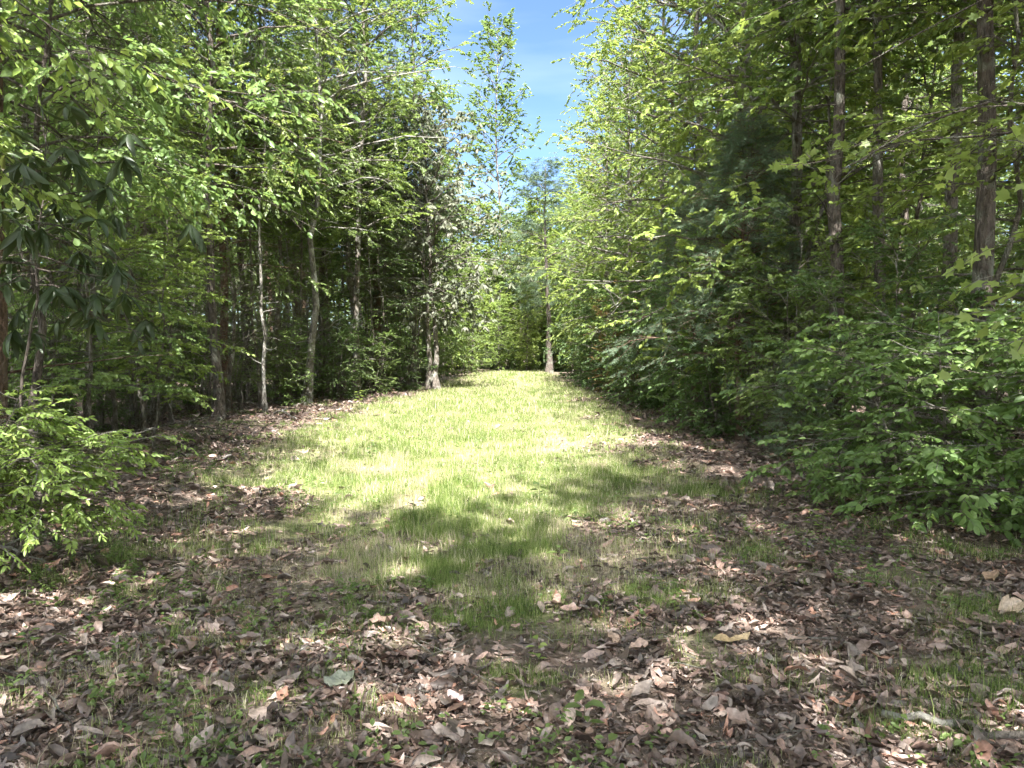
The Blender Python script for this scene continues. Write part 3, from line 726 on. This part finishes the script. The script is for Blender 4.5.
hero('leafy_bush', -3.45, 5.0, 'bright green twiggy bush at the left border beside the leaf litter', 'bush', seed=204, H=1.1, r0=.014, base=.42, limb=.68, nl=54, nsub=7, ntw=3, nlf=12, twl=.2, leaf=.05, kind='narrow', mat='lime', bark='twig',
     stems=[(0, 0, .1, 0, 1), (.05, .1, .45, .05, .85), (-.2, .1, -.3, .1, .9)], flat=.85, up=(.2, .6))
for (x, y, s, k, lab) in [
    (-5.4, 11.6, .6, 'under1', 'low light green sapling directly left of the pinkish leaf litter'),
    (-7.2, 12.2, .95, 'under0', 'green small tree behind the magnolia sapling on the left'),
    (-8.3, 14.5, 1.0, 'under1', 'light green small tree deep behind the slim crooked stem on the left'),
    (-8.2, 18.5, 1.0, 'under0', 'green small tree behind the reddish-brown trunk on the left'),
    (-5.6, 10.0, .75, 'under0', 'green layered sapling behind the bright twiggy bush on the left'),
    (-6.3, 13.0, .8, 'under1', 'light green layered sapling leaning out of the left-hand woods over the leaf litter'),
    (-8.4, 15.6, .7, 'under2', 'dark leafy small tree filling the gap behind the light green sapling on the left'),
    (-6.9, 21.0, .55, 'under0', 'leafy small tree between the thin white stem and the lichen-spotted trunk'),
    (-5.0, 26.5, 1.0, 'under2', 'leafy small tree left of the pale-leaved magnolia')]:
    place('understory_tree', PR[k], x, y, lab, 'tree', None, y*1.7, s)
hero('slender_tree', -6.1, 19.0, 'thin whitish stem at the left edge of the ride', seed=211, H=11, r0=.05, base=.5, limb=1.6, nl=30, leaf=.09, mat='green', bark='bark_pale', crook=.22, bare_n=14)
hero('broadleaf_tree', -5.9, 22.0, 'tree with pale lichen-spotted trunk next to the thin whitish stem', seed=212, H=16, r0=.115, base=.3, limb=3.2, nl=60, leaf=.085, nlf=16, mat='green', bark='bark_pale', crook=.3, bare_n=14, bias=(-.3, .25))
hero('broadleaf_tree', -7.4, 19.8, 'reddish-brown trunk left of the thin whitish stem', seed=213, H=16, r0=.12, base=.22, limb=3.2, nl=60, leaf=.085, nlf=16, mat='green', bark='bark_red', crook=.1, bare_n=14)
hero('broadleaf_tree', -5.2, 25.5, 'tall light green tree of the left edge leaning over the ride', seed=214, H=18, r0=.12, base=.3, limb=3.0, nl=66, nsub=9, leaf=.09, nlf=17, mat='lime', bark='bark_grey', crook=.2, bare_n=14)
hero('broadleaf_tree', -6.3, 16.5, 'tall light green tree whose crown fills the upper left half above the leaf litter', seed=215, H=16, r0=.10, base=.34, limb=3.2, nl=60, nsub=9, leaf=.082, nlf=17, mat='lime', bark='bark_dark', crook=.2, bare_n=14, bias=(0, .2))
hero('broadleaf_tree', -4.3, 33.0, 'tall green tree behind the pale-leaved magnolia', seed=216, H=19, r0=.13, base=.18, limb=2.2, nl=66, nsub=9, leaf=.10, nlf=15, mat='green', bark='bark_grey', crook=.2)
hero('magnolia_tree', -2.9, 29.8, 'twin-stemmed grey tree at the grass edge with whorls of pale greyish leaves', seed=217, H=10.5, r0=.12, base=.28, limb=3.3, nl=84, nsub=7, ntw=2, nlf=8, twl=.3, leaf=.22, kind='pale', mat='grey', bark='bark_grey', crook=.35,
     stems=[(0, 0, -.02, 0, 1), (-.28, .1, -.03, .02, .9)], whorl=True, jit=.8, flat=.3, hang=.6)
hero('poplar_tree', -.9, 58.5, 'tall airy light green tree with sky between its boughs, rising over the far end', seed=218, H=25.5, r0=.14, base=.03, limb=3.4, nl=90, nsub=8, ntw=3, nlf=16, leaf=.17, gaps=.2, mat='green', bark='bark_grey', crook=.15, up=(.3, .9), droop=0)
for (x, y, s, k, lab) in [
    (-2.6, 58, 1.0, 'full0', 'green tree in the middle of the far end, left of the lone pine'),
    (.6, 57, .85, 'full1', 'light green tree at the far end next to the left side of the lone pine'),
    (-5.6, 55.5, 1.0, 'full1', 'light green far tree in the left corner of the end of the ride'),
    (4.4, 54, 1.0, 'full0', 'green far tree right behind the lone pine'),
    (2.2, 61, 1.1, 'full0', 'tallest green tree behind the lone pine'),
    (-1.6, 63, 1.0, 'full0', 'tall rounded green tree closing the middle of the far end'),
    (-2.6, 50.5, .6, 'full1', 'low rounded light green tree at the foot of the airy tall one'),
    (1.0, 52.5, .45, 'full1', 'small bright green tree left of the foot of the lone pine'),
    (4.0, 50.5, .5, 'full1', 'small bright green tree right of the foot of the lone pine'),
    (-.9, 53.5, .4, 'full1', 'smallest bright green tree in the middle of the far end'),
    (-4.3, 48, .85, 'full0', 'dark green far tree under the airy tall one')]:
    place('broadleaf_tree', PR[k], x, y, lab, 'tree', None, x*1.9, s)
for (x, y, H, sd, lab) in [(-4.3, 38, 14, 231, 'medium green tree on the far left edge before the airy tall one'), (-5.0, 50, 13, 232, 'rounded green tree just beyond the airy tall one')]:
    hero('broadleaf_tree', x, y, lab, seed=sd, H=H, r0=.14, base=.08, limb=2.8, nl=56, leaf=.14, mat='green', bark='bark_grey')
hero('pine_tree', 2.4, 49.5, 'lone reddish-barked pine with a visible trunk at the far end of the grass', seed=219, H=13.4, r0=.2, base=.3, limb=2.7, nl=56, nsub=7, ntw=4, nlf=4, twl=.4, leaf=.34, kind='needle', mat='pine', bark='bark_dark', shape='round', up=(.1, .7), jit=.9, flat=.4)
for (x, y, s, k, lab) in [
    (-7.6, 11.8, .45, 'shrub2', 'dark low shrub in the shade under the left-hand saplings'),
    (-7.7, 15.0, .5, 'shrub0', 'small dark shrub at the back of the pinkish leaf litter on the left'),
    (-6.3, 21.6, .8, 'shrub1', 'green shrub at the foot of the lichen-spotted trunk'),
    (-5.5, 23.4, .95, 'shrub0', 'dark green shrub right of the lichen-spotted trunk'),
    (-4.8, 25.8, .9, 'shrub1', 'low green shrub along the left grass edge midway to the pale-leaved magnolia'),
    (-4.1, 28.2, .8, 'shrub2', 'low dark shrub just left of the twin grey stems'),
    (-4.1, 37.0, 1.0, 'shrub1', 'far green shrub beyond the twin grey stems'),
    (-3.1, 43.5, 1.3, 'shrub1', 'farthest green shrub of the left edge')]:
    place('shrub', PR[k], x, y, lab, 'shrub', None, y*1.1, s)

# ================================================================ GROUND COVER, STICKS, SINGLE LEAVES
r3 = np.random.default_rng(88); GB = Buf()
N = 110000
x = r3.uniform(-11, 8, N); y = r3.uniform(1.6, 30, N)**1.0
y = 1.6 + (y-1.6)**1.25/30**.25
pm = np.clip((fbm(x*1.1, y*1.1, 101)-.47)*7, 0, 1)*np.clip(fbm(x*5, y*5, 102)*3-1.1, 0, 1)
side = np.clip((np.abs(x+.5)-2.2)/1.5, .6, 1)
keep = (r3.random(N) < pm*side) & (np.abs(x) < .75*y+1)
x, y = x[keep], y[keep]; k = 7; n = len(x)
ci = np.repeat(np.arange(n), k); hh = r3.uniform(.015, .11, n)
Pg = np.stack([x[ci]+r3.normal(0, .018, n*k), y[ci]+r3.normal(0, .018, n*k), gz(x, y)[ci]+hh[ci]*r3.uniform(.2, 1, n*k)], -1)
Dg = np.stack([r3.normal(0, 1, n*k), r3.normal(0, 1, n*k), r3.normal(.15, .3, n*k)], -1)
leaves(GB, Pg, Dg, norm(np.stack([r3.normal(0, .45, n*k), r3.normal(0, .45, n*k), np.ones(n*k)], -1)), r3.uniform(.015, .042, n*k), 'oval', np.clip(.5*fbm(x, y, 103)[ci]+r3.uniform(0, .5, n*k), 0, 1))
tag(link('ground_cover', GB.mesh('ground_cover', [M['green']], tint=True)), 'low leafy weeds scattered over the leaf litter', 'weeds', kind='stuff')

# fine twigs lying in the litter
TB = Buf(); N = 900
y = r3.uniform(1.8, 9, N); x = r3.uniform(-1, 1, N)*(.8*y+1)
keep = grassy(x, y) < .6; x, y = x[keep], y[keep]; N = len(x)
a = r3.uniform(0, pi, N); L = r3.uniform(.06, .38, N)
s5 = np.linspace(-.5, .5, 5)
tw = np.stack([x[:, None]+np.cos(a)[:, None]*L[:, None]*s5, y[:, None]+np.sin(a)[:, None]*L[:, None]*s5, (gz(x, y)+.025)[:, None]+r3.normal(0, .006, (N, 5))], -1)
tw[:, :, :2] += np.cumsum(r3.normal(0, .012, (N, 5, 2)), 1)
tubes(TB, tw, r3.uniform(.0014, .0042, N)[:, None]*np.linspace(1.2, .6, 5)[None], 5, 0)
tag(link('fallen_twigs', TB.mesh('fallen_twigs', [M['twig']], smooth=True)), 'countless thin dry twigs strewn through the leaf litter', 'twigs', kind='stuff')

def branch(name, pts, r0, r1, label, mat='twig', subs=()):
    b = Buf(); P = np.array(pts, float)
    t = np.linspace(0, 1, len(P)); tt = np.linspace(0, 1, 14)
    Q = np.stack([np.interp(tt, t, P[:, i]) for i in range(3)], -1)
    Q[:, 2] += gz(Q[:, 0], Q[:, 1]); Q[1:-1] += r3.normal(0, .006+r0*.25, (12, 3))
    tubes(b, Q[None], np.linspace(r0, r1, 14)[None], 8, 0, .2, r3)
    for (f, dx, dy, dz) in subs:
        p0 = Q[int(f*13)]; e = p0+np.array([dx, dy, dz]); u = np.linspace(0, 1, 6)[:, None]
        q = p0*(1-u)+e*u; q[1:] += r3.normal(0, .01, (5, 3))
        tubes(b, q[None], np.linspace(r1+.3*(r0-r1), r1*.4, 6)[None], 6, 0, .2, r3)
    tag(link(name, b.mesh(name, [M[mat]], smooth=True)), label, 'branch')
branch('fallen_branch', [(-4.2, 5.75, .05), (-3.7, 5.5, .13), (-3.25, 5.3, .06)], .016, .006, 'pale bare fallen branch on the leaf litter at the left border below the bright bush', 'bark_pale', [(.4, .3, -.25, -.03), (.6, .2, .3, .12)])
branch('fallen_branch', [(-2.62, 3.7, .03), (-2.2, 3.45, .05), (-1.78, 3.05, .03)], .008, .003, 'thin dark curved twig across the litter at the lower left', 'bark_dark', [(.5, .15, .1, .02)])
branch('fallen_branch', [(1.55, 3.15, .03), (1.95, 2.9, .04), (2.35, 2.8, .03)], .018, .011, 'thick grey broken stick half buried in leaves at the lower right corner', 'bark_grey')
branch('fallen_branch', [(-5.7, 18.4, .05), (-5.2, 17.4, .16), (-4.6, 16.4, .05)], .03, .012, 'pale fallen limb on the verge at the foot of the thin whitish stem', 'bark_pale', [(.4, .5, .2, .2)])
branch('fallen_branch', [(-6.6, 12.6, .15), (-5.6, 12.9, .35), (-4.7, 13.2, .12)], .022, .008, 'grey dead bough lying along the back of the leaf litter on the left', 'bark_grey', [(.4, .4, -.3, .1), (.6, .5, .3, .1), (.5, -.2, .2, .4)])
branch('dead_branch', [(2.1, 17.0, 2.2), (2.6, 17.2, 2.75), (3.5, 17.6, 3.0)], .006, .02, 'bare pale dead branch poking out of the right-hand shrubs over the grass', 'bark_pale', [(.3, -.3, -.1, .5), (.45, -.5, -.2, .3), (.5, -.4, -.2, -.3), (.7, -.5, -.2, .5)])

def one_leaf(name, x, y, L, W, yaw, col, label, mat='litter', curl=.4, bend=.3, pitch=-.1, roll=.1, z=.03, cat='leaf'):
    V, lp, sz, cc = curled_leaves(np.array([[x, y, float(gz(x, y))+z]]), np.array([L]), np.array([W]), np.array([yaw]), np.array([pitch]), np.array([roll]), np.array([curl]), np.array([bend]), np.array([[*col, 1.]]), 9)
    tag(link(name, mesh_from(name, V, [(lp, sz, 0)], [M[mat]], True, {'hue': ('POINT', 'FLOAT_COLOR', cc)})), label, cat)
one_leaf('fallen_leaf', -.78, 3.42, .17, .13, 1.1, (.20, .21, .16), 'broad grey-green fallen leaf, the only green one lying flat on the litter near the camera', curl=.25, bend=.1)
one_leaf('fallen_leaf', -.72, 4.18, .13, .09, .2, (.50, .34, .27), 'pinkish tan leaf catching the sun in the middle of the left foreground litter', curl=.4)
one_leaf('fallen_leaf', .52, 3.9, .13, .08, 1.9, (.40, .28, .21), 'upright tan leaf leaning on another beside a bare patch right of centre')
one_leaf('fallen_leaf', .63, 3.8, .12, .08, .3, (.38, .26, .20), 'flat tan leaf lying against the upright one right of centre')
one_leaf('fallen_leaf', 1.15, 3.95, .20, .07, .1, (.30, .22, .12), 'long mustard brown leaf on the grassy litter right of centre', curl=.3)
one_leaf('fallen_leaf', 2.85, 4.35, .24, .12, .5, (.42, .32, .23), 'large curled tan leaf near the right border of the picture', curl=.9, roll=.5)
one_leaf('fallen_leaf', 3.15, 5.0, .20, .10, .7, (.33, .22, .15), 'broad brown leaf under the glossy bush at the right')
one_leaf('fallen_leaf', -.25, 3.25, .11, .07, 2.2, (.42, .32, .30), 'mauve grey oval leaf just right of the broad grey-green one')

def seedling(x, y, h, n, L, label, mat='lime', seed=1):
    r = np.random.default_rng(seed); W = Buf(); B = Buf()
    t = np.linspace(0, 1, 6); P = np.stack([.05*h*t*r.normal(0, 1), .05*h*t, h*t-.02*(1-t)], -1)
    tubes(W, P[None], np.linspace(.003, .0012, 6)[None], 5, 0)
    f = np.linspace(.35, 1, n); p = np.stack([np.interp(f, t, P[:, i]) for i in range(3)], -1)
    a = np.arange(n)*2.4; d = np.stack([np.cos(a), np.sin(a), np.full(n, .1)], -1)
    leaves(B, p+d*.012, d, norm(np.stack([r.normal(0, .25, n), r.normal(0, .25, n), np.ones(n)], -1)), L*r.uniform(.7, 1.15, n), 'oval', r.uniform(.2, .9, n))
    place('seedling', [('stem', W.mesh('stem', [M['twig']], smooth=True)), ('foliage', B.mesh('foliage', [M[mat]], tint=True))], x, y, label, 'seedling', 'seedlings sprouting from the litter')
for q in [(.30, 3.05, .16, 8, .075, 'seedling with broad green leaves at the bottom of the picture, just right of centre', 'green'),
          (.36, 2.85, .09, 5, .06, 'low two-leaved green sprout in front of the broad-leaved seedling at the bottom', 'green'),
          (.12, 3.75, .12, 7, .05, 'bright yellow-green sprout in the litter straight ahead of the camera', 'lime'),
          (.28, 7.6, .28, 9, .10, 'dark broad-leaved seedling standing alone in the middle of the sunny grass', 'deep'),
          (.35, 5.6, .12, 7, .08, 'small round-leaved seedling where the grass thins out in front of the dark one', 'green'),
          (2.35, 4.9, .18, 9, .07, 'bluish green sprout on the litter right of the grass', 'green'),
          (2.6, 6.6, .2, 10, .07, 'bright sprout at the foot of the sprawling leafy bush', 'lime'),
          (-2.5, 3.9, .14, 10, .05, 'green sprout in the dark litter at the lower left', 'green'),
          (-1.4, 4.6, .12, 8, .05, 'small green sprout left of the pinkish tan leaf', 'lime'),
          (-3.0, 12.5, .35, 12, .09, 'leafy sprout on the straw-coloured grass to the left', 'lime'),
          (-1.9, 10.4, .3, 12, .09, 'dark tufted sprout in the middle of the sunny grass to the left', 'deep'),
          (-3.9, 19.5, .5, 14, .12, 'bright knee-high seedling on the left grass edge under the lichen-spotted trunk', 'lime')]:
    seedling(*q[:6], mat=q[6], seed=int(q[0]*100)+900)

# ================================================================ labels that single the woodland plants out
LOOK = {'tall0': 'tall grey-barked tree', 'tall1': 'tall dark-barked light green tree', 'tall2': 'tall grey-barked tree', 'pole0': 'slim straight grey tree', 'pole1': 'slim grey-brown tree', 'pine0': 'tall reddish-barked pine', 'under0': 'small green-leaved tree', 'under1': 'small light green tree',
        'under2': 'small dark green tree', 'shrub0': 'dark shrub', 'shrub1': 'green shrub', 'shrub2': 'dark shrub', 'stem0': 'thin grey-stemmed tree', 'stem1': 'thin pale-stemmed tree', 'full0': 'rounded green tree', 'full1': 'rounded light green tree',
        'twiggy0': 'grey twiggy sapling', 'twiggy1': 'grey twiggy sapling'}
MARK = [('the left-border tree', -5.35, 8.0), ('the slim crooked stem', -4.55, 7.4), ('the leaning sapling', -6.3, 13.0), ('the reddish-brown trunk', -7.4, 19.8),
        ('the thin whitish stem', -6.1, 19.0), ('the lichen-spotted trunk', -5.9, 22.0), ('the leaning light green tree', -5.2, 25.5), ('the pale-leaved magnolia', -2.9, 29.8),
        ('the airy tall tree', -.9, 58.5), ('the lone pine', 2.4, 49.5), ('the right-edge crowns', 4.4, 29), ('the overhanging tree', 4.9, 19.5), ('the bluish cedar', 3.85, 13.0),
        ('the trunk beside the cedar', 4.75, 11.3), ('the slim middle trunk', 5.75, 12.2), ('the widest right trunk', 5.3, 8.7), ('the right-border bush', 4.75, 5.9)]
ORD = ['first', 'second', 'third', 'fourth', 'fifth', 'sixth', 'seventh', 'eighth', 'ninth', 'tenth', 'eleventh', 'twelfth', 'thirteenth', 'fourteenth']
buckets = {}
for (e, k, x, y, label) in PENDING:
    mk = min(MARK, key=lambda t: abs(t[1]/t[2]-x/y) + (0 if t[2] <= y+2 else .25))
    side = ('left of' if x/y < mk[1]/mk[2] else 'right of')
    rel = 'straight behind' if abs(x/y-mk[1]/mk[2]) < .03 and y > mk[2] else 'just '+side
    buckets.setdefault((LOOK[k], rel+' '+mk[0]), []).append((y, e))
for (look, where), L in buckets.items():
    L.sort(key=lambda t: t[0])
    for i, (y, e) in enumerate(L):
        e['label'] = f"{look} {where}" + ('' if len(L) == 1 else f", {ORD[i]} back" if i < len(ORD) else ", farthest back")
